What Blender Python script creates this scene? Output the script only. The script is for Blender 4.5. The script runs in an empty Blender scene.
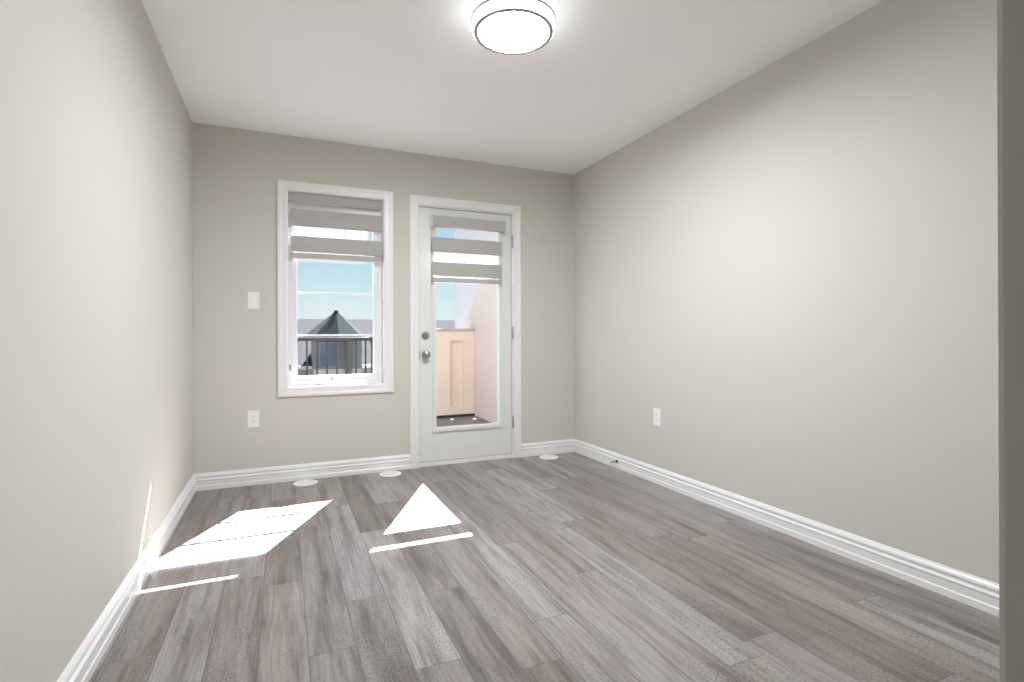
import bpy, bmesh, math, random
from mathutils import Vector, Matrix
random.seed(7)
sc = bpy.context.scene
C = sc.collection

# ------------------------------------------------------------------ camera
F_PX = 525.45; YAW = 0.411347; ROLL = -0.003852; V0 = 337.77
cam_d = bpy.data.cameras.new('camera'); cam = bpy.data.objects.new('camera', cam_d); C.objects.link(cam)
cam_d.sensor_width = 36.0; cam_d.lens = F_PX/1024*36.0
cam_d.shift_y = -(341-V0)/1024
cam_d.clip_start = 0.02; cam_d.clip_end = 500
Fv = Vector((math.sin(YAW), math.cos(YAW), 0)); Rv = Vector((math.cos(YAW), -math.sin(YAW), 0)); Uv = Vector((0, 0, 1))
M3 = Matrix((Rv, Uv, -Fv)).transposed() @ Matrix.Rotation(ROLL, 3, 'Z')
cam.matrix_world = Matrix.Translation((0, 0, 1.0)) @ M3.to_4x4()
sc.camera = cam

# ------------------------------------------------------------------ light
SUN_DIR = Vector((-0.433, -0.88, -1.0)).normalized()
SUN_W = 46.0; LAMP_FACE = 205.0; LAMP_SIDE = 5.5; SKY = 0.9
sun_d = bpy.data.lights.new('sun', 'SUN'); sun_d.energy = SUN_W; sun_d.angle = math.radians(0.25); sun_d.color = (1.0, 0.985, 0.96)
sun = bpy.data.objects.new('sun', sun_d); C.objects.link(sun)
sun.rotation_euler = SUN_DIR.to_track_quat('-Z', 'Y').to_euler(); sun.location = (6, 14, 14)
w = bpy.data.worlds.new('sky'); sc.world = w; w.use_nodes = True
nt = w.node_tree; nt.nodes.clear()
tc = nt.nodes.new('ShaderNodeTexCoord'); sp = nt.nodes.new('ShaderNodeSeparateXYZ'); rp = nt.nodes.new('ShaderNodeValToRGB')
bg = nt.nodes.new('ShaderNodeBackground'); wo = nt.nodes.new('ShaderNodeOutputWorld')
nt.links.new(tc.outputs['Generated'], sp.inputs[0]); nt.links.new(sp.outputs['Z'], rp.inputs[0])
cr = rp.color_ramp
cr.elements[0].position = 0.0; cr.elements[0].color = (0.76, 0.90, 0.92, 1)
cr.elements[1].position = 1.0; cr.elements[1].color = (0.30, 0.52, 0.90, 1)
for p_, c_ in ((0.04, (0.78, 0.90, 0.93, 1)), (0.12, (0.58, 0.79, 0.88, 1)), (0.22, (0.40, 0.66, 0.86, 1))):
    e = cr.elements.new(p_); e.color = c_
nt.links.new(rp.outputs[0], bg.inputs[0]); bg.inputs[1].default_value = SKY
nt.links.new(bg.outputs[0], wo.inputs[0])

vs = sc.view_settings
vs.view_transform = 'Standard'; vs.look = 'None'; vs.gamma = 1.0; vs.use_curve_mapping = False; vs.exposure = 0.18
sc.cycles.use_denoising = True
sc.cycles.max_bounces = 12; sc.cycles.diffuse_bounces = 8; sc.cycles.glossy_bounces = 4
sc.cycles.transparent_max_bounces = 24; sc.cycles.sample_clamp_indirect = 12.0

# ------------------------------------------------------------------ helpers
def bm_new(): return bmesh.new()

def box(bm, x0, x1, y0, y1, z0, z1, bev=0.0, seg=2):
    v = [bm.verts.new(p) for p in ((x0,y0,z0),(x1,y0,z0),(x1,y1,z0),(x0,y1,z0),(x0,y0,z1),(x1,y0,z1),(x1,y1,z1),(x0,y1,z1))]
    fs = [bm.faces.new([v[i] for i in q]) for q in ((3,2,1,0),(4,5,6,7),(0,1,5,4),(1,2,6,5),(2,3,7,6),(3,0,4,7))]
    if bev:
        es = list({e for f in fs for e in f.edges})
        bmesh.ops.bevel(bm, geom=es, offset=bev, segments=seg, profile=0.6, affect='EDGES')
    return bm

def lathe(bm, prof, o=(0,0,0), axis='Z', n=32):
    """prof: list of (r, h). Revolved about axis through o."""
    def P(r, a, h):
        c, s = r*math.cos(a), r*math.sin(a)
        q = {'Z': (c, s, h), 'Y': (c, h, s), 'X': (h, c, s)}[axis]
        return (q[0]+o[0], q[1]+o[1], q[2]+o[2])
    rings = []
    for r, h in prof:
        if r < 1e-6: rings.append([bm.verts.new(P(0, 0, h))])
        else: rings.append([bm.verts.new(P(r, 2*math.pi*i/n, h)) for i in range(n)])
    for a, b in zip(rings, rings[1:]):
        for i in range(n):
            j = (i+1) % n
            q = [a[0]] if len(a) == 1 else [a[i], a[j]]
            q += [b[0]] if len(b) == 1 else [b[j], b[i]]
            if len(q) > 2: bm.faces.new(q)
    return bm

def tube(bm, pts, r, n=10):
    pts = [Vector(p) for p in pts]
    rings = []
    for i, p in enumerate(pts):
        d = (pts[min(i+1, len(pts)-1)] - pts[max(i-1, 0)]).normalized()
        u = d.orthogonal().normalized() if i == 0 else (u_prev - d*u_prev.dot(d)).normalized()
        u_prev = u; v = d.cross(u)
        rr = r[i] if isinstance(r, (list, tuple)) else r
        rings.append([bm.verts.new(p + (u*math.cos(2*math.pi*k/n) + v*math.sin(2*math.pi*k/n))*rr) for k in range(n)])
    for a, b in zip(rings, rings[1:]):
        for k in range(n): bm.faces.new((a[k], a[(k+1)%n], b[(k+1)%n], b[k]))
    bm.faces.new(rings[0][::-1]); bm.faces.new(rings[-1])
    return bm

def poly_prism(bm, pts, d):
    """closed polygon pts (3-D) extruded by vector d"""
    d = Vector(d); a = [bm.verts.new(p) for p in pts]; b = [bm.verts.new(Vector(p)+d) for p in pts]
    n = len(a); bm.faces.new(a[::-1]); bm.faces.new(b)
    for i in range(n): bm.faces.new((a[i], a[(i+1)%n], b[(i+1)%n], b[i]))
    return bm

def obj(name, bm, mat, parent=None, smooth=False, kind=None, label=None):
    bmesh.ops.recalc_face_normals(bm, faces=bm.faces[:])
    me = bpy.data.meshes.new(name); bm.to_mesh(me); bm.free()
    o = bpy.data.objects.new(name, me); C.objects.link(o)
    me.materials.append(mat)
    if smooth:
        for p in me.polygons: p.use_smooth = True
        me.set_sharp_from_angle(angle=math.radians(38))
    if parent is not None:
        o.parent = parent; o.matrix_parent_inverse = Matrix.Translation(-parent.location)
        if parent.parent is not None:
            o.matrix_parent_inverse = parent.matrix_basis.inverted()
    if kind: o['kind'] = kind
    if label: o['label'] = label
    return o

def empty(name, loc, label=None, cat=None, group=None, kind=None):
    o = bpy.data.objects.new(name, None); C.objects.link(o); o.location = loc; o.empty_display_size = 0.05
    if label: o['label'] = label
    if cat: o['category'] = cat
    if group: o['group'] = group
    if kind: o['kind'] = kind
    return o

class NT:
    def __init__(s, name):
        s.m = bpy.data.materials.new(name); s.m.use_nodes = True; s.t = s.m.node_tree
        s.b = s.t.nodes['Principled BSDF']; s.out = s.t.nodes['Material Output']
    def n(s, typ, **k):
        x = s.t.nodes.new(typ)
        for a, v in k.items(): setattr(x, a, v)
        return x
    def l(s, a, b): s.t.links.new(a, b)
    def val(s, x, inp):
        if isinstance(x, (int, float)): inp.default_value = x
        else: s.l(x, inp)
    def math(s, op, a, b=0.0, c=0.0):
        x = s.n('ShaderNodeMath', operation=op); s.val(a, x.inputs[0]); s.val(b, x.inputs[1]); s.val(c, x.inputs[2]); return x.outputs[0]
    def xyz(s, a, b, c):
        x = s.n('ShaderNodeCombineXYZ')
        for i, v in enumerate((a, b, c)): s.val(v, x.inputs[i])
        return x.outputs[0]
    def noise(s, vec, scale, detail=3, rough=0.5):
        x = s.n('ShaderNodeTexNoise'); s.l(vec, x.inputs['Vector']); x.inputs['Scale'].default_value = scale
        x.inputs['Detail'].default_value = detail; x.inputs['Roughness'].default_value = rough; return x.outputs['Fac']
    def ramp(s, f, stops, interp='LINEAR'):
        x = s.n('ShaderNodeValToRGB'); s.l(f, x.inputs[0]); r = x.color_ramp; r.interpolation = interp
        while len(r.elements) > 1: r.elements.remove(r.elements[-1])
        r.elements[0].position = stops[0][0]; r.elements[0].color = (*stops[0][1], 1)
        for p, c in stops[1:]:
            e = r.elements.new(p); e.color = (*c, 1)
        return x.outputs[0]
    def mix(s, f, a, b, mode='MIX'):
        x = s.n('ShaderNodeMix', data_type='RGBA', blend_type=mode); s.val(f, x.inputs[0])
        for v, i in ((a, 6), (b, 7)):
            if isinstance(v, tuple): x.inputs[i].default_value = (*v, 1)
            else: s.l(v, x.inputs[i])
        return x.outputs[2]
    def bump(s, h, strength=0.1, dist=0.01):
        x = s.n('ShaderNodeBump'); x.inputs['Strength'].default_value = strength; x.inputs['Distance'].default_value = dist
        s.l(h, x.inputs['Height']); s.l(x.outputs[0], s.b.inputs['Normal'])

def pbr(name, col, rough=0.5, metal=0.0, var=0.03, scale=6.0, bump=0.0, bscale=200.0, spec=0.5):
    """base colour with a slight mottling, optional fine bump"""
    s = NT(name); co = s.n('ShaderNodeTexCoord').outputs['Object']
    f = s.noise(co, scale, 4)
    lo = tuple(c*(1-var) for c in col); hi = tuple(min(1, c*(1+var)) for c in col)
    s.l(s.ramp(f, [(0.3, lo), (0.7, hi)]), s.b.inputs['Base Color'])
    s.b.inputs['Roughness'].default_value = rough; s.b.inputs['Metallic'].default_value = metal
    s.b.inputs['Specular IOR Level'].default_value = spec
    if bump: s.bump(s.noise(co, bscale, 3), bump, 0.002)
    return s.m

def lin(r, g, b):
    f = lambda c: ((c/255+0.055)/1.055)**2.4 if c/255 > 0.04045 else c/255/12.92
    return (f(r), f(g), f(b))

# ------------------------------------------------------------------ materials
m_wall = pbr('greige_wall_paint', lin(208, 205, 198), 0.85, var=0.008, scale=1.2, bump=0.06, bscale=260, spec=0.2)
m_ceil = pbr('white_ceiling_paint', lin(248, 248, 248), 0.8, var=0.006, scale=2, bump=0.08, bscale=200)
m_trim = pbr('white_trim_paint', lin(236, 236, 236), 0.32, var=0.008, scale=9)
m_door = pbr('pale_grey_door_paint', lin(228, 229, 226), 0.35, var=0.008, scale=5)
m_vinyl = pbr('white_window_vinyl', lin(228, 227, 230), 0.3, var=0.006, scale=8)
m_plate = pbr('white_plastic', lin(243, 243, 241), 0.3, var=0.006, scale=30)
m_crank = pbr('crank_plastic', lin(206, 205, 203), 0.35, scale=30)
m_slot = pbr('dark_socket_slots', lin(120, 118, 118), 0.6, scale=30)
m_nickel = pbr('brushed_nickel', lin(178, 174, 168), 0.28, metal=1.0, var=0.04, scale=60)
m_chrome = pbr('satin_chrome_ring', lin(165, 163, 158), 0.35, metal=1.0, var=0.03, scale=40)
m_ring = pbr('dull_grey_ring', lin(176, 175, 172), 0.5, metal=0.4, var=0.03, scale=40)
m_hinge = pbr('satin_hinge_steel', lin(176, 174, 172), 0.4, metal=1.0, var=0.05, scale=60)
m_dark = pbr('dark_rubber', lin(58, 56, 54), 0.6, scale=40)
m_black = pbr('black_railing_metal', lin(42, 42, 46), 0.45, var=0.05, scale=8)

def floor_mat():
    s = NT('grey_oak_vinyl_planks')
    geo = s.n('ShaderNodeNewGeometry').outputs['Position']
    sx = s.n('ShaderNodeSeparateXYZ'); s.l(geo, sx.inputs[0]); X, Y = sx.outputs[0], sx.outputs[1]
    W, L, X0 = 0.1458, 1.22, 0.0715
    rx = s.math('DIVIDE', s.math('SUBTRACT', X, X0 - 8*W), W)           # row coordinate, row 8 starts at X0
    row = s.math('FLOOR', rx); fx = s.math('FRACT', rx)
    known = {7: 2.34, 8: 1.77, 9: 2.08, 10: 1.568, 11: 2.02, 12: 2.66, 13: 1.667, 14: 2.35, 15: 1.93, 16: 1.2, 17: 2.5}
    stops = []
    rnd = random.Random(3)
    for k in range(26):
        y = known.get(k, rnd.uniform(0, L)); o = (-y % L)/L
        stops.append((k/26.0, (o, o, o)))
    off = s.ramp(s.math('DIVIDE', s.math('ADD', row, 0.5), 26.0), stops, 'CONSTANT')
    ry = s.math('ADD', s.math('DIVIDE', Y, L), off)
    pl = s.math('FLOOR', ry); fy = s.math('FRACT', ry)
    wn = s.n('ShaderNodeTexWhiteNoise', noise_dimensions='3D'); s.l(s.xyz(row, pl, 3.7), wn.inputs['Vector'])
    rv = wn.outputs['Value']; rc = s.n('ShaderNodeSeparateXYZ'); s.l(wn.outputs['Color'], rc.inputs[0])
    base = s.ramp(rv, [(0.0, lin(148, 140, 135)), (0.3, lin(162, 154, 152)), (0.6, lin(169, 161, 156)), (0.8, lin(171, 165, 167)), (1.0, lin(182, 176, 174))])
    # grain, each plank its own piece of wood
    gx = s.math('ADD', s.math('MULTIPLY', X, 17.0), s.math('MULTIPLY', rc.outputs[0], 37.0))
    gy = s.math('ADD', s.math('MULTIPLY', Y, 1.5), s.math('MULTIPLY', rc.outputs[1], 53.0))
    g1 = s.noise(s.xyz(gx, gy, rv), 1.0, 6, 0.62)
    fxv = s.math('MULTIPLY', X, 130.0); fyv = s.math('MULTIPLY', Y, 6.0)
    g2 = s.noise(s.xyz(fxv, fyv, rc.outputs[0]), 1.0, 4, 0.6)
    # sawn, crackled patches
    g3 = s.noise(s.xyz(s.math('MULTIPLY', X, 150.0), s.math('MULTIPLY', Y, 100.0), 0.0), 1.0, 3, 0.55)
    patch = s.ramp(s.noise(s.xyz(s.math('MULTIPLY', X, 5.0), s.math('MULTIPLY', Y, 1.8), rv), 1.0, 2), [(0.36, (0, 0, 0)), (0.60, (1, 1, 1))])
    c = s.mix(0.8, base, s.ramp(g1, [(0.28, lin(118, 108, 102)), (0.40, lin(190, 184, 180)), (0.52, lin(234, 232, 230)), (0.72, (1, 1, 1))]), 'MULTIPLY')
    c = s.mix(0.55, c, s.ramp(g2, [(0.3, (0.45, 0.44, 0.43)), (0.6, (1, 1, 1))]), 'MULTIPLY')
    pm = s.math('MULTIPLY', patch, 0.85)
    c = s.mix(pm, c, s.ramp(g3, [(0.36, (0.46, 0.44, 0.43)), (0.52, (1.0, 1.0, 1.0))]), 'MULTIPLY')
    # seams
    ex = s.math('MINIMUM', fx, s.math('SUBTRACT', 1.0, fx)); ey = s.math('MINIMUM', fy, s.math('SUBTRACT', 1.0, fy))
    d = s.math('MINIMUM', s.math('MULTIPLY', ex, W), s.math('MULTIPLY', ey, L))
    seam = s.ramp(s.math('MULTIPLY', d, 100.0), [(0.08, (0, 0, 0)), (0.26, (1, 1, 1))])
    c = s.mix(s.math('MULTIPLY', s.math('SUBTRACT', 1.0, seam), 0.6), c, lin(76, 72, 70))
    s.l(c, s.b.inputs['Base Color'])
    s.l(s.math('ADD', 0.30, s.math('MULTIPLY', g1, 0.16)), s.b.inputs['Roughness'])
    s.b.inputs['Specular IOR Level'].default_value = 0.5
    h = s.math('ADD', s.math('MULTIPLY', g2, 0.3), s.math('ADD', s.math('MULTIPLY', s.math('MULTIPLY', g3, patch), 0.8), seam))
    s.bump(h, 0.12, 0.002)
    return s.m
m_floor = floor_mat()

def glass_mat():
    s = NT('clear_glass'); s.t.nodes.remove(s.b)
    tr = s.n('ShaderNodeBsdfTransparent'); tr.inputs[0].default_value = (0.985, 0.99, 0.99, 1)
    gl = s.n('ShaderNodeBsdfGlossy'); gl.inputs['Roughness'].default_value = 0.02
    lw = s.n('ShaderNodeLayerWeight'); f = s.math('ADD', 0.025, s.math('MULTIPLY', s.math('POWER', lw.outputs['Facing'], 5.0), 0.7))
    mx = s.n('ShaderNodeMixShader'); s.l(f, mx.inputs[0]); s.l(tr.outputs[0], mx.inputs[1]); s.l(gl.outputs[0], mx.inputs[2]); s.l(mx.outputs[0], s.out.inputs[0])
    return s.m
m_glass = glass_mat()

def fabric(name, col, opacity, trans):
    """woven blind cloth: diffuse + translucent, and partly open weave for the sheers"""
    s = NT(name); s.t.nodes.remove(s.b); co = s.n('ShaderNodeTexCoord').outputs['Object']
    f = s.noise(co, 220.0, 2)
    c = s.ramp(f, [(0.3, tuple(x*0.93 for x in col)), (0.7, tuple(min(1, x*1.04) for x in col))])
    df = s.n('ShaderNodeBsdfDiffuse'); s.l(c, df.inputs[0]); tl = s.n('ShaderNodeBsdfTranslucent'); s.l(c, tl.inputs[0])
    m1 = s.n('ShaderNodeMixShader'); m1.inputs[0].default_value = trans; s.l(df.outputs[0], m1.inputs[1]); s.l(tl.outputs[0], m1.inputs[2])
    tr = s.n('ShaderNodeBsdfTransparent'); m2 = s.n('ShaderNodeMixShader'); m2.inputs[0].default_value = opacity
    s.l(tr.outputs[0], m2.inputs[1]); s.l(m1.outputs[0], m2.inputs[2]); s.l(m2.outputs[0], s.out.inputs[0])
    return s.m
m_band = fabric('grey_blind_cloth', lin(190, 188, 185), 1.0, 0.10)
m_sheer = fabric('white_sheer_cloth', lin(250, 250, 252), 0.05, 0.5)

def glow(name, col, strength):
    s = NT(name); s.b.inputs['Base Color'].default_value = (0.9, 0.9, 0.88, 1)
    s.b.inputs['Emission Color'].default_value = (*col, 1); s.b.inputs['Emission Strength'].default_value = strength
    f = s.noise(s.n('ShaderNodeTexCoord').outputs['Object'], 4.0, 1)
    s.l(s.ramp(f, [(0.0, (0.88, 0.88, 0.86)), (1.0, (0.9, 0.9, 0.88))]), s.b.inputs['Base Color'])
    return s.m
m_glow = glow('lit_diffuser', (0.93, 0.965, 1.0), LAMP_FACE)
m_glow_base = glow('lit_base_band', (0.93, 0.965, 1.0), 3.0)
m_glow_side = glow('lit_side_band', (0.93, 0.965, 1.0), LAMP_SIDE)

# ------------------------------------------------------------------ room shell
XL, XR, YB, H = -0.542, 2.349, 4.013, 2.429
T = 0.20
WX0, WX1, WZ0, WZ1 = 0.032, 0.702, 0.658, 2.042       # window rough opening, inside the casing
DX0, DX1, DZ1 = 0.958, 1.762, 2.034                    # door opening, inside the casing
YH = -2.6                                              # far end of the hallway behind the camera
HX = 0.40; YN = 0.1765; TN = 0.15                       # edge of the near wall

bm = bm_new(); box(bm, XL-0.3, XR+0.3, YH-0.2, YB, -0.2, 0.0); obj('floor', bm, m_floor, kind='structure')
bm = bm_new(); box(bm, XL-0.3, XR+0.3, YH-0.2, YB+T, H, H+0.2); obj('ceiling', bm, m_ceil, kind='structure')
bm = bm_new(); box(bm, XL-0.2, XL, YH-0.2, YB+T, -0.2, H+0.1); obj('wall_left', bm, m_wall, kind='structure')
bm = bm_new(); box(bm, XR, XR+0.2, YN-TN, YB+T, -0.2, H+0.1); obj('wall_right', bm, m_wall, kind='structure')
bm = bm_new()
xs = [XL, WX0, WX1, DX0, DX1, XR]
box(bm, xs[0], xs[1], YB, YB+T, -0.2, H)
box(bm, xs[1], xs[2], YB, YB+T, -0.2, WZ0); box(bm, xs[1], xs[2], YB, YB+T, WZ1, H)
box(bm, xs[2], xs[3], YB, YB+T, -0.2, H)
box(bm, xs[3], xs[4], YB, YB+T, DZ1, H); box(bm, xs[3], xs[4], YB, YB+T, -0.2, 0.0)
box(bm, xs[4], xs[5], YB, YB+T, -0.2, H)
obj('wall_back', bm, m_wall, kind='structure')
bm = bm_new(); box(bm, HX, XR+0.2, YN-TN, YN, 0.0, H, 0.004, 2); obj('wall_front', bm, m_wall, kind='structure')
bm = bm_new(); box(bm, HX+0.3, HX+0.45, YH-0.1, YN-TN, 0.0, H); obj('wall_hall_side', bm, m_wall, kind='structure')
bm = bm_new(); box(bm, XL, HX+0.45, YH-0.2, YH-0.05, 0.0, H); obj('wall_hall_end', bm, m_wall, kind='structure')

m_brick = pbr('bounce_cladding_brown', lin(150, 136, 126), 0.9, var=0.12, scale=14, bump=0.4, bscale=30)  # unseen outer cladding, added to control sun bounced onto the parapet
bm = bm_new()
box(bm, XL-0.8, WX0, YB+T, YB+T+0.03, -0.3, 3.2); box(bm, WX0, WX1, YB+T, YB+T+0.03, -0.3, WZ0); box(bm, WX0, WX1, YB+T, YB+T+0.03, WZ1, 3.2)
box(bm, WX1, DX0, YB+T, YB+T+0.03, -0.3, 3.2); box(bm, DX0, DX1, YB+T, YB+T+0.03, DZ1, 3.2); box(bm, DX1, XR, YB+T, YB+T+0.03, -0.3, 3.2)
obj('unseen_bounce_cladding', bm, m_brick, kind='structure')

# baseboards: one moulded profile swept along each wall (u = out from wall, z = up)
BP = [(0, 0), (0.018, 0), (0.018, 0.026), (0.0145, 0.031), (0.0145, 0.060), (0.017, 0.064), (0.017, 0.069), (0.008, 0.074), (0.008, 0.082), (0.0125, 0.087), (0.0125, 0.092), (0.010, 0.099), (0.006, 0.104), (0.004, 0.109), (0, 0.111)]
def baseboard(name, a, b, n, ea, eb):
    """a,b: wall line ends; n: direction into the room; ea, eb: 1 = mitred inner corner"""
    bm = bm_new(); a = Vector((*a, 0)); b = Vector((*b, 0)); n = Vector((*n, 0)); t = (b-a).normalized()
    r0 = [bm.verts.new(a + n*u + t*u*ea + Vector((0, 0, z))) for u, z in BP]
    r1 = [bm.verts.new(b + n*u - t*u*eb + Vector((0, 0, z))) for u, z in BP]
    k = len(BP)
    for i in range(k): bm.faces.new((r0[i], r0[(i+1)%k], r1[(i+1)%k], r1[i]))
    bm.faces.new(r0); bm.faces.new(r1[::-1])
    return obj(name, bm, m_trim, kind='structure')
baseboard('baseboard_left', (XL, YH-0.05), (XL, YB), (1, 0), 0, 1)
baseboard('baseboard_back', (XL, YB), (0.893, YB), (0, -1), 1, 0)
baseboard('baseboard_corner', (1.829, YB), (XR, YB), (0, -1), 0, 1)
baseboard('baseboard_right', (XR, YB), (XR, YN), (-1, 0), 1, 0)

# ------------------------------------------------------------------ window
def casing(bm, x0, x1, z0, z1, wd, y, bottom=True, bottomz=None):
    """picture-frame moulding swept round an opening (x0..x1, z0..z1 = inner edge)"""
    prof = [(0, 0.0), (0, 0.012), (0.006, 0.0155), (wd*0.55, 0.0155), (wd*0.7, 0.019), (wd*0.92, 0.019), (wd, 0.015), (wd, 0.0)]
    if bottom: cs = [(x0, z0, -1, -1), (x0, z1, -1, 1), (x1, z1, 1, 1), (x1, z0, 1, -1)]
    else: cs = [(x0, z0, -1, 0), (x0, z1, -1, 1), (x1, z1, 1, 1), (x1, z0, 1, 0)]
    rings = [[bm.verts.new((x + sx*u, y - d, z + sz*u)) for u, d in prof] for x, z, sx, sz in cs]
    k = len(prof); m = len(cs)
    for i in range(m if bottom else m-1):
        a, b = rings[i], rings[(i+1) % m]
        for j in range(k): bm.faces.new((a[j], a[(j+1)%k], b[(j+1)%k], b[j]))
    if not bottom: bm.faces.new(rings[0]); bm.faces.new(rings[-1][::-1])
    return bm

def ring(bm, x0, x1, z0, z1, t, y0, y1, bev=0.003, tb=None, tt=None):
    """rectangular frame, outer x0..x1, z0..z1, member width t (tb bottom, tt top)"""
    tb = t if tb is None else tb; tt = t if tt is None else tt
    o = [(x0, z0), (x1, z0), (x1, z1), (x0, z1)]; i_ = [(x0+t, z0+tb), (x1-t, z0+tb), (x1-t, z1-tt), (x0+t, z1-tt)]
    V = [[bm.verts.new((x, y, z)) for x, z in q] for q, y in ((o, y0), (i_, y0), (o, y1), (i_, y1))]
    fs = []
    for k in range(4):
        j = (k+1) % 4
        fs += [bm.faces.new((V[0][k], V[0][j], V[1][j], V[1][k])), bm.faces.new((V[2][j], V[2][k], V[3][k], V[3][j])),
               bm.faces.new((V[0][j], V[0][k], V[2][k], V[2][j])), bm.faces.new((V[1][k], V[1][j], V[3][j], V[3][k]))]
    if bev:
        es = [e for e in {e for f in fs for e in f.edges} if len(e.link_faces) == 2 and e.link_faces[0].normal.angle(e.link_faces[1].normal, 1) > 0.5]
        bmesh.ops.recalc_face_normals(bm, faces=fs)
        bmesh.ops.bevel(bm, geom=es, offset=bev, segments=2, profile=0.6, affect='EDGES')
    return bm

win = empty('window_1', (0.367, YB, WZ0), kind='structure')
bm = bm_new(); casing(bm, WX0, WX1, WZ0, WZ1, 0.066, YB); obj('casing', bm, m_trim, win)
bm = bm_new(); ring(bm, WX0, WX1, WZ0, WZ1, 0.004, YB-0.002, 4.10, 0.001); obj('jamb_liner', bm, m_trim, win)
bm = bm_new(); ring(bm, WX0+0.003, WX1-0.003, WZ0+0.003, WZ1-0.003, 0.031, 4.075, 4.20, 0.003); obj('window_frame', bm, m_vinyl, win)
GY = 4.144
bm = bm_new(); ring(bm, 0.060, 0.674, 0.688, 2.012, 0.036, 4.090, 4.165, 0.005, tb=0.039, tt=0.08)
sash = obj('sash', bm, m_vinyl, win)
bm = bm_new(); box(bm, 0.090, 0.644, GY-0.003, GY+0.003, 0.720, 1.94); obj('glass', bm, m_glass, sash)
for z in (1.024, 1.336, 1.648):
    bm = bm_new(); box(bm, 0.095, 0.639, GY-0.0045, GY+0.0045, z-0.007, z+0.007, 0.001); obj('muntin', bm, m_vinyl, sash)
# crank operator, folded over the sill
bm = bm_new(); box(bm, 0.215, 0.335, 4.046, 4.078, 0.662, 0.684, 0.007, 3)
cranker = obj('crank_housing', bm, m_crank, win, smooth=True)
bm = bm_new(); tube(bm, [(0.238, 4.060, 0.684), (0.250, 4.052, 0.702), (0.275, 4.046, 0.716), (0.300, 4.043, 0.712), (0.326, 4.042, 0.700)], [0.009, 0.009, 0.008, 0.007, 0.007], 12)
obj('crank_handle', bm, m_crank, cranker, smooth=True)
bm = bm_new(); lathe(bm, [(0, 0), (0.009, 0), (0.010, 0.006), (0.008, 0.016), (0, 0.018)], (0.328, 4.042, 0.700), 'Z', 16)
obj('crank_knob', bm, m_nickel, cranker, smooth=True)
bm = bm_new(); box(bm, 0.678, 0.690, 4.064, 4.077, 0.835, 0.945, 0.003); box(bm, 0.676, 0.688, 4.052, 4.066, 0.885, 0.940, 0.004)
obj('sash_lock', bm, m_vinyl, win, smooth=True, label='small white lever lock')
bm = bm_new(); box(bm, 0.044, 0.054, 4.066, 4.077, 0.77, 0.815, 0.003); obj('sash_catch', bm, m_nickel, win)

# ------------------------------------------------------------------ door
door = empty('door_1', (1.36, YB, 0), kind='structure')
bm = bm_new(); casing(bm, DX0, DX1, 0.0, DZ1, 0.066, YB, bottom=False); obj('casing', bm, m_trim, door)
bm = bm_new()
box(bm, DX0-0.001, DX0+0.010, YB-0.002, YB+T, 0.0, DZ1, 0.001); box(bm, DX1-0.010, DX1+0.001, YB-0.002, YB+T, 0.0, DZ1, 0.001)
box(bm, DX0+0.010, DX1-0.010, YB-0.002, YB+T, DZ1-0.010, DZ1, 0.001); obj('door_jamb', bm, m_trim, door)
bm = bm_new(); box(bm, DX0+0.010, DX1-0.010, YB+0.000, YB+T-0.02, 0.0, 0.030, 0.004); obj('threshold', bm, pbr('beige_threshold', lin(240, 238, 232), 0.4, scale=12), door, label='cream threshold strip')
SY = 4.024
bm = bm_new(); ring(bm, DX0+0.014, DX1-0.014, 0.036, 2.020, 0.110, SY, SY+0.045, 0.002, tb=0.235, tt=0.09)
slab = obj('door_slab', bm, m_door, door)
# raised lite frame, both moulded steps
bm = bm_new(); ring(bm, 1.070, 1.664, 0.258, 1.950, 0.034, SY-0.012, SY+0.02, 0.004, tb=0.040); ring(bm, 1.078, 1.656, 0.266, 1.942, 0.022, SY-0.016, SY-0.008, 0.003)
obj('glass_frame', bm, m_door, slab)
bm = bm_new(); box(bm, 1.096, 1.638, SY+0.018, SY+0.026, 0.290, 1.922); obj('glass', bm, m_glass, slab)
def rosette(x, z):
    bm = bm_new(); lathe(bm, [(0, 0), (0.030, 0), (0.031, -0.004), (0.028, -0.008), (0.016, -0.010), (0, -0.010)], (x, SY, z), 'Y', 32); return bm
dk = obj('door_knob', (lambda b: (lathe(b, [(0.011, -0.008), (0.011, -0.026), (0.018, -0.032), (0.0265, -0.040), (0.028, -0.050), (0.024, -0.060), (0.012, -0.065), (0, -0.066)], (1.019, SY, 0.871), 'Y', 32), b)[1])(rosette(1.019, 0.871)), m_nickel, slab, smooth=True)
db = obj('deadbolt', rosette(1.019, 1.019), m_nickel, slab, smooth=True)
bm = bm_new(); box(bm, 1.012, 1.026, SY-0.028, SY-0.008, 1.002, 1.036, 0.004, 3); obj('thumb_turn', bm, m_nickel, db, smooth=True)
for z in (1.80, 1.04, 0.30):
    bm = bm_new(); lathe(bm, [(0, -0.052), (0.006, -0.052), (0.0075, -0.048), (0.0075, 0.048), (0.006, 0.052), (0, 0.052)], (DX1-0.006, YB-0.006, z), 'Z', 14)
    box(bm, DX1-0.008, DX1+0.001, YB-0.004, YB+0.012, z-0.045, z+0.045)
    obj('hinge', bm, m_hinge, door, smooth=True)
bm = bm_new(); box(bm, DX0+0.008, DX0+0.015, YB-0.003, SY+0.02, 0.84, 0.90, 0.001); obj('strike_plate', bm, m_hinge, door)

# ------------------------------------------------------------------ zebra blinds
def sheet(bm, x0, x1, a, b, t=0.0008):
    """cloth strip from point a=(y,z) to b=(y,z) with a thickness"""
    poly_prism(bm, [(x0, a[0], a[1]), (x0, b[0], b[1]), (x0, b[0]+t, b[1]), (x0, a[0]+t, a[1])], (x1-x0, 0, 0)); return bm

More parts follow.
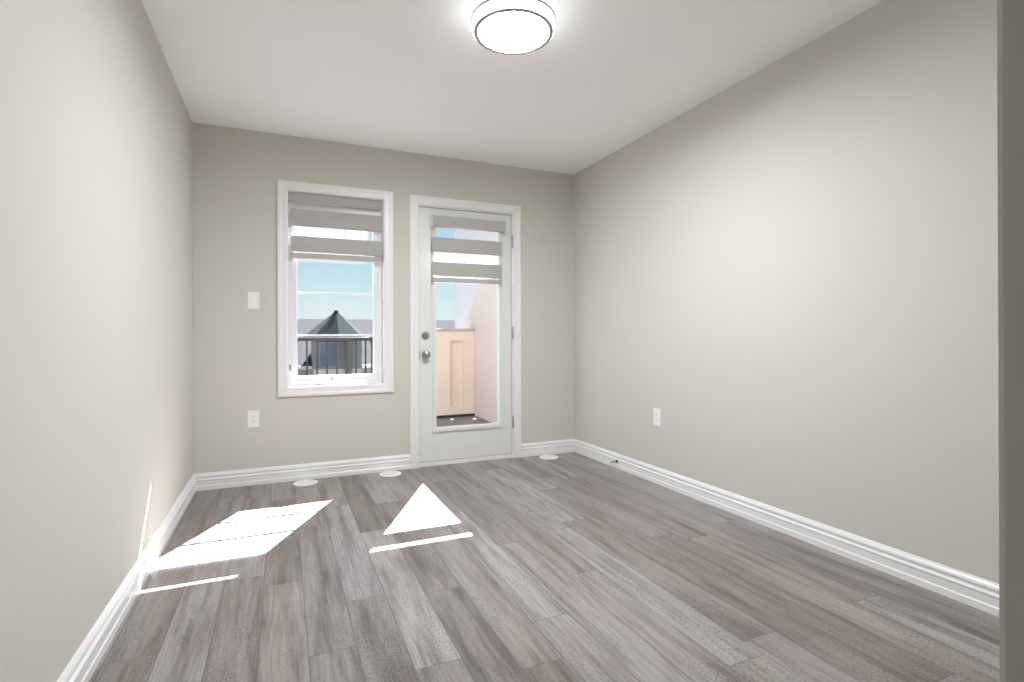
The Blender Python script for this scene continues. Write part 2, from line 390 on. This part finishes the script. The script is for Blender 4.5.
def zebra(name, label, x0, x1, cx0, cx1, yf, cz0, cz1, bands, rail, d_top, d_bot, cas_bot):
    """yf: front cloth plane; bands: (top,bottom) of the grey bands, falling; d: gap between the two layers"""
    t = empty(name, ((x0+x1)/2, yf, cz1), label, 'window blind', 'striped zebra blinds')
    dep = 0.062
    bm = bm_new(); box(bm, cx0, cx1, yf-0.010, yf-0.010+dep, cz0, cz1, 0.006, 3); obj('valance', bm, m_band, t, label='grey fabric-wrapped valance')
    zt, zb = cz0, rail[0]
    back = lambda z: d_bot + (d_top-d_bot)*(z-zb)/(zt-zb)
    def layers(z1, z0, mat, nm):
        bm = bm_new(); sheet(bm, x0, x1, (yf, z0), (yf, z1)); obj(nm, bm, mat, t)
        bm = bm_new(); sheet(bm, x0, x1, (yf+back(z0), z0), (yf+back(z1), z1)); obj(nm, bm, mat, t)
    z = zt
    for top, bot in bands:
        if z - top > 0.001: layers(z, top, m_sheer, 'sheer_band')
        layers(top, bot, m_band, 'fabric_band'); z = bot
    layers(z, rail[0], m_sheer, 'sheer_band')
    bm = bm_new(); box(bm, x0-0.001, x1+0.001, yf-0.004, yf+d_bot+0.004, rail[1], rail[0], 0.004, 3)
    obj('bottom_rail', bm, m_band, t)
    for xe in (cx0, cx1):                                  # valance end caps
        s_ = 1 if xe == cx1 else -1
        bm = bm_new(); box(bm, min(xe, xe+s_*0.003), max(xe, xe+s_*0.003), yf-0.012, yf-0.012+dep+0.004, cz0-0.002, cz1+0.002, 0.001); obj('end_cap', bm, m_plate, t)
    return t
zebra('zebra_blind', 'grey and sheer striped blind in the window over the crank handle', 0.058, 0.692, 0.038, 0.696, 4.030, 1.975, 2.036,
      [(1.923, 1.809), (1.731, 1.623)], (1.612, 1.573), 0.050, 0.034, 0)
zebra('zebra_blind', 'grey and sheer striped blind fixed on the glass of the balcony door', 1.060, 1.642, 1.060, 1.676, 3.962, 1.868, 1.950,
      [(1.782, 1.671), (1.591, 1.486)], (1.470, 1.438), 0.030, 0.020, 0)

# ------------------------------------------------------------------ switch and sockets
def plate(bm, cx, cz, w_, h_, th): box(bm, cx-w_/2, cx+w_/2, -th, 0, cz-h_/2, cz+h_/2, 0.003, 3)
def wall_plate(name, label, loc, rz, kind, group=None):
    """front faces local -Y"""
    t = empty(name, loc, label, 'light switch' if kind == 'switch' else 'power outlet', group); t.rotation_euler.z = rz
    def put(nm, bm, mat, par, lab=None):
        bmesh.ops.recalc_face_normals(bm, faces=bm.faces[:])
        me = bpy.data.meshes.new(nm); bm.to_mesh(me); bm.free(); o = bpy.data.objects.new(nm, me); C.objects.link(o); me.materials.append(mat); o.parent = par
        return o
    b = bm_new(); plate(b, 0, 0, 0.074, 0.118, 0.006); put('cover_plate', b, m_plate, t)
    b = bm_new(); box(b, -0.0175, 0.0175, -0.0075, -0.004, -0.034, 0.034, 0.001); ins = put('insert', b, m_plate, t)
    if kind == 'switch':
        b = bm_new(); poly_prism(b, [(-0.015, -0.0065, -0.031), (-0.015, -0.0075, -0.031), (-0.015, -0.0095, 0.0), (-0.015, -0.0165, 0.031), (-0.015, -0.0065, 0.031)], (0.030, 0, 0)); put('rocker', b, m_plate, t)
    else:
        for s_ in (-1, 1):
            b = bm_new()
            box(b, -0.0075, -0.0050, -0.0082, -0.006, s_*0.017-0.001, s_*0.017+0.008); box(b, 0.0050, 0.0075, -0.0082, -0.006, s_*0.017, s_*0.017+0.007)
            lathe(b, [(0, -0.0082), (0.0027, -0.0082), (0.0027, -0.006), (0, -0.006)], (0, 0, s_*0.017-0.007), 'Y', 10)
            put('socket', b, m_slot, ins)
    for s_ in (-1, 1):
        b = bm_new(); lathe(b, [(0, -0.0072), (0.003, -0.0068), (0.003, -0.005), (0, -0.005)], (0, 0, s_*0.048), 'Y', 12); put('screw', b, m_plate, t)
    return t
wall_plate('light_switch', 'white rocker light switch on the wall left of the window', (-0.183, YB, 1.262), 0, 'switch')
wall_plate('power_outlet', 'white power outlet low on the back wall under the light switch', (-0.186, YB, 0.450), 0, 'outlet', 'wall power outlets')
wall_plate('power_outlet', 'white power outlet low on the long bare right wall', (XR, 2.900, 0.455), math.radians(-90), 'outlet', 'wall power outlets')

# ------------------------------------------------------------------ round floor vent covers
def vent(loc, label):
    t = empty('floor_vent', loc, label, 'floor vent', 'round floor vent covers')
    R = 0.080
    b = bm_new(); lathe(b, [(0, 0.0005), (R, 0.0005), (R, 0.003), (R-0.006, 0.0055), (R-0.016, 0.0055), (R-0.017, 0.004), (0, 0.004)], (0, 0, 0), 'Z', 48)
    me = bpy.data.meshes.new('cover'); bmesh.ops.recalc_face_normals(b, faces=b.faces[:]); b.to_mesh(me); b.free(); o = bpy.data.objects.new('cover', me); C.objects.link(o); me.materials.append(m_plate); o.parent = t
    b = bm_new()
    for k in range(-4, 5):
        hw = math.sqrt((R-0.020)**2 - (k*0.0125)**2)
        for sx in (-1, 1):
            if hw > 0.012: box(b, min(sx*0.004, sx*hw), max(sx*0.004, sx*hw), k*0.0125-0.0022, k*0.0125+0.0022, 0.0040, 0.0046)
    me = bpy.data.meshes.new('slots'); bmesh.ops.recalc_face_normals(b, faces=b.faces[:]); b.to_mesh(me); b.free(); o = bpy.data.objects.new('slots', me); C.objects.link(o); me.materials.append(m_slot2); o.parent = t
    o.location = (0, 0, 0)
    return t
m_slot2 = pbr('shallow_grey_slots', lin(222, 220, 216), 0.6, scale=40)
vent((0.141, 3.905, 0), 'round white floor vent by the wall under the left part of the window')
vent((0.722, 3.905, 0), 'round white floor vent by the wall just left of the door')
vent((2.032, 3.900, 0), 'round white floor vent by the wall right of the door')

# ------------------------------------------------------------------ door stop
t = empty('door_stop', (XR-0.016, 3.355, 0.055), 'small spring door stop on the right wall baseboard near the far corner', 'door stop')
bm = bm_new(); lathe(bm, [(0, 0), (0.013, 0), (0.013, -0.004), (0.008, -0.009), (0, -0.009)], (XR-0.016, 3.355, 0.055), 'X', 20); obj('mount', bm, m_dark, t, smooth=True)
bm = bm_new(); hp = []
for i in range(0, 121):
    a = i/10*2*math.pi; hp.append((XR-0.024-0.055*i/120, 3.355+0.0055*math.cos(a), 0.055+0.0055*math.sin(a)))
tube(bm, hp, 0.0016, 6); obj('spring', bm, m_hinge, t, smooth=True)
bm = bm_new(); lathe(bm, [(0, -0.060), (0.007, -0.060), (0.008, -0.064), (0.008, -0.072), (0.005, -0.076), (0, -0.076)], (XR-0.016, 3.355, 0.055), 'X', 16); obj('rubber_tip', bm, m_plate, t, smooth=True)

# ------------------------------------------------------------------ ceiling lamp
LX, LY = 0.936, 2.116
lamp = empty('ceiling_light', (LX, LY, H), 'round flush ceiling light with glowing white diffuser and thin metal rings', 'ceiling light')
def turned(name, prof, mat, label=None): return obj(name, lathe(bm_new(), prof, (LX, LY, H), 'Z', 96), mat, lamp, smooth=True, label=label)
turned('base', [(0, 0), (0.170, 0), (0.172, -0.002), (0.172, -0.038), (0, -0.038)], m_glow_base)
turned('base_ring', [(0.160, -0.034), (0.182, -0.034), (0.187, -0.036), (0.187, -0.047), (0.182, -0.048), (0.160, -0.048)], m_ring, 'upper satin metal ring')
turned('side_band', [(0.165, -0.048), (0.178, -0.048), (0.181, -0.054), (0.181, -0.078), (0.1795, -0.083), (0.176, -0.0855), (0.165, -0.0855)], m_glow_side)
turned('trim_ring', [(0.1565, -0.080), (0.1565, -0.0890), (0.1580, -0.0905), (0.1730, -0.0905), (0.1745, -0.0890), (0.1745, -0.080)], m_ring, 'lower thin grey metal ring')
turned('diffuser', [(0.157, -0.083), (0.120, -0.0835), (0.06, -0.084), (0, -0.084)], m_glow)

# ------------------------------------------------------------------ balcony outside
m_stucco = pbr('warm_cream_stucco', lin(226, 214, 200), 0.85, var=0.02, scale=4, bump=0.2, bscale=120)
m_pink = pbr('side_wall_rose_tone', lin(222, 209, 203), 0.85, var=0.02, scale=4, bump=0.2, bscale=120)
m_greyside = pbr('side_wall_grey_tone', lin(216, 214, 220), 0.85, var=0.02, scale=4, bump=0.2, bscale=120)
m_deck = pbr('dark_grey_deck_membrane', lin(116, 112, 116), 0.4, var=0.12, scale=14, bump=0.1, bscale=60)
m_cap = pbr('taupe_metal_cap', lin(186, 172, 160), 0.5, scale=10)
PY = 6.42
bm = bm_new(); box(bm, -1.6, 2.29, YB+T, PY+0.14, -0.16, -0.005); obj('balcony_floor', bm, m_deck, kind='structure')
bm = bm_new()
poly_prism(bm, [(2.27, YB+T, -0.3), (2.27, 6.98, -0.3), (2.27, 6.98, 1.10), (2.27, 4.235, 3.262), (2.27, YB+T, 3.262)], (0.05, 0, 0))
obj('wall_balcony_side', bm, m_pink, kind='structure')  # raked sheet, splits the side wall into a rose and a grey tone
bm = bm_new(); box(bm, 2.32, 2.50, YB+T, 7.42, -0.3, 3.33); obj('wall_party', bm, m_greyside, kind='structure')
par = empty('balcony_parapet', (1.78, PY, -0.005), 'cream stucco half wall with a recessed panel seen through the door glass', 'parapet')
bm = bm_new(); x0, x1, z0, z1 = 1.30, 2.268, -0.004, 1.085
px0, px1, pz0, pz1 = 1.946, 2.116, 0.145, 0.962
box(bm, x0, px0, PY, PY+0.12, z0, z1); box(bm, px1, x1, PY, PY+0.12, z0, z1)
box(bm, px0, px1, PY, PY+0.12, z0, pz0); box(bm, px0, px1, PY, PY+0.12, pz1, z1); box(bm, px0, px1, PY+0.035, PY+0.12, pz0, pz1)
obj('wall_face', bm, m_stucco, par)
bm = bm_new(); ring(bm, px0-0.008, px1+0.008, pz0-0.008, pz1+0.008, 0.010, PY-0.004, PY+0.006, 0.002); obj('panel_edge', bm, m_stucco, par)
bm = bm_new(); box(bm, x0-0.01, x1, PY-0.02, PY+0.14, z1, z1+0.033, 0.005); obj('cap', bm, m_cap, par)
bm = bm_new(); box(bm, x0, x1-0.002, PY-0.012, PY, z0, z0+0.03, 0.002); obj('flashing', bm, m_black, par)
rail = empty('balcony_railing', (0.0, PY, 0), 'black metal railing with thin upright bars outside the window', 'railing')
bm = bm_new(); box(bm, -1.5, 1.29, PY-0.03, PY+0.03, 0.972, 1.012, 0.006); obj('top_rail', bm, m_black, rail)
bm = bm_new(); box(bm, -1.5, 1.29, PY-0.015, PY+0.015, 0.09, 0.125, 0.004); obj('bottom_rail', bm, m_black, rail)
k = 0; x = 0.25 - 0.1085*15
while x < 1.28:
    if abs(x-0.985) > 0.05:
        bm = bm_new(); box(bm, x-0.009, x+0.009, PY-0.009, PY+0.009, 0.12, 0.975, 0.002); obj('baluster', bm, m_black, rail)
    x += 0.1085
for xp in (-1.5, 0.985):
    bm = bm_new(); box(bm, xp-0.020, xp+0.020, PY-0.02, PY+0.02, -0.004, 0.99, 0.003); box(bm, xp-0.034, xp+0.034, PY-0.034, PY+0.034, 0.945, 1.022, 0.006)
    obj('post', bm, m_black, rail)
for (x, y) in ((1.90, 6.20), (2.17, 6.13)):
    bm = bm_new(); lathe(bm, [(0, 0), (0.024, 0), (0.022, 0.010), (0.010, 0.020), (0, 0.022)], (x, y, -0.005), 'Z', 14)
    o = obj('pebble', bm, m_plate, smooth=True)
    o['label'] = 'small pale pebble on the dark balcony floor, ' + ('left one' if x < 2 else 'right one by the wall'); o['category'] = 'pebble'; o['group'] = 'pebbles on the balcony'

# ------------------------------------------------------------------ houses across the street
def shingles():
    s = NT('grey_roof_shingles'); geo = s.n('ShaderNodeTexCoord').outputs['Object']
    br = s.n('ShaderNodeTexBrick'); mp = s.n('ShaderNodeMapping'); mp.inputs['Scale'].default_value = (1, 1, 1)
    sx = s.n('ShaderNodeSeparateXYZ'); s.l(geo, sx.inputs[0]); s.l(s.xyz(sx.outputs[0], s.math('MULTIPLY', sx.outputs[2], 1.6), 0.0), br.inputs['Vector'])
    br.inputs['Color1'].default_value = (*lin(112, 110, 114), 1); br.inputs['Color2'].default_value = (*lin(98, 97, 102), 1); br.inputs['Mortar'].default_value = (*lin(80, 80, 84), 1)
    br.inputs['Scale'].default_value = 3.0; br.inputs['Mortar Size'].default_value = 0.03
    s.l(s.mix(0.5, br.outputs['Color'], s.ramp(s.noise(geo, 7.0, 4), [(0.3, lin(150, 146, 150)), (0.7, lin(190, 186, 190))]), 'MULTIPLY'), s.b.inputs['Base Color'])
    s.b.inputs['Roughness'].default_value = 1.0; s.b.inputs['Specular IOR Level'].default_value = 0.05
    return s.m
m_shingle = shingles()
m_teal = pbr('weathered_teal_roof', lin(50, 60, 66), 1.0, var=0.12, scale=5, spec=0.05)
m_brickw = pbr('cream_stone_wall', lin(214, 206, 194), 0.9, var=0.07, scale=5, bump=0.3, bscale=20)
m_bluegrey = pbr('blue_grey_siding', lin(138, 137, 142), 0.7, var=0.08, scale=3)
m_brown = pbr('brown_pillar_paint', lin(122, 112, 98), 0.8, var=0.06, scale=5)
m_glassdark = pbr('dark_house_glass', lin(84, 98, 118), 0.15, scale=2)
m_ground = pbr('asphalt_and_lawn', lin(84, 86, 78), 0.95, var=0.12, scale=0.5)
bm = bm_new(); box(bm, -60, 80, 7.6, 120, -5.3, -5.0); obj('ground', bm, m_ground, kind='structure')
house = empty('house', (2.1, 26, -5), 'long house across the street with grey shingle roof and pointed turret', 'house')
bm = bm_new(); box(bm, -14, 22, 25.4, 31, -5.0, -0.05); obj('house_wall', bm, m_brickw, house)
bm = bm_new(); poly_prism(bm, [(-14.6, 24.7, -0.20), (-14.6, 28.2, 1.99), (-14.6, 31.7, -0.20), (-14.6, 31.7, -0.36), (-14.6, 24.7, -0.36)], (37.2, 0, 0)); obj('main_roof', bm, m_shingle, house)
bm = bm_new(); box(bm, -14.6, 22.6, 24.58, 24.72, -0.36, -0.20, 0.02); obj('gutter', bm, m_vinyl, house)
# turret
TX, TY = 2.13, 24.0
bm = bm_new(); box(bm, TX-0.95, TX+0.95, TY-0.95, TY+1.6, -0.28, 0.98); obj('turret_wall', bm, m_bluegrey, house)
bm = bm_new(); box(bm, TX-0.95, TX+0.95, TY-0.93, TY+1.6, -5.0, -0.28); obj('bay_wall', bm, m_brickw, house)
bm = bm_new()
lathe(bm, [(0, 0.92), (1.40, 0.92), (1.40, 1.02), (0.10, 2.13), (0, 2.13)], (TX, TY, 0), 'Z', 8)
bmesh.ops.rotate(bm, verts=bm.verts[:], cent=(TX, TY, 0), matrix=Matrix.Rotation(math.radians(0), 3, 'Z')); obj('turret_roof', bm, m_teal, house)
bm = bm_new(); box(bm, TX-0.085, TX+0.085, TY-0.085, TY+0.085, 2.10, 2.22, 0.02); obj('turret_cap', bm, m_teal, house)
bm = bm_new(); box(bm, 1.42, 2.08, TY-1.02, TY-0.94, -0.15, 0.80, 0.01); f = obj('turret_window', bm, m_glassdark, house)
bm = bm_new(); ring(bm, 1.36, 2.14, -0.21, 0.86, 0.06, TY-1.05, TY-0.96, 0.01); obj('window_frame', bm, m_bluegrey, f)
bm = bm_new(); box(bm, 2.40, 2.64, TY-1.18, TY-0.95, -5.0, 0.92, 0.01); obj('pillar', bm, m_brown, house)
for x in (-4.6, -1.6, 4.8, 8.6):
    bm = bm_new(); box(bm, x, x+1.1, 25.32, 25.42, -2.6, -1.1, 0.01); f = obj('window', bm, m_glassdark, house)
    bm = bm_new(); ring(bm, x-0.08, x+1.18, -2.68, -1.02, 0.08, 25.28, 25.40, 0.01); obj('window_frame', bm, m_vinyl, f)
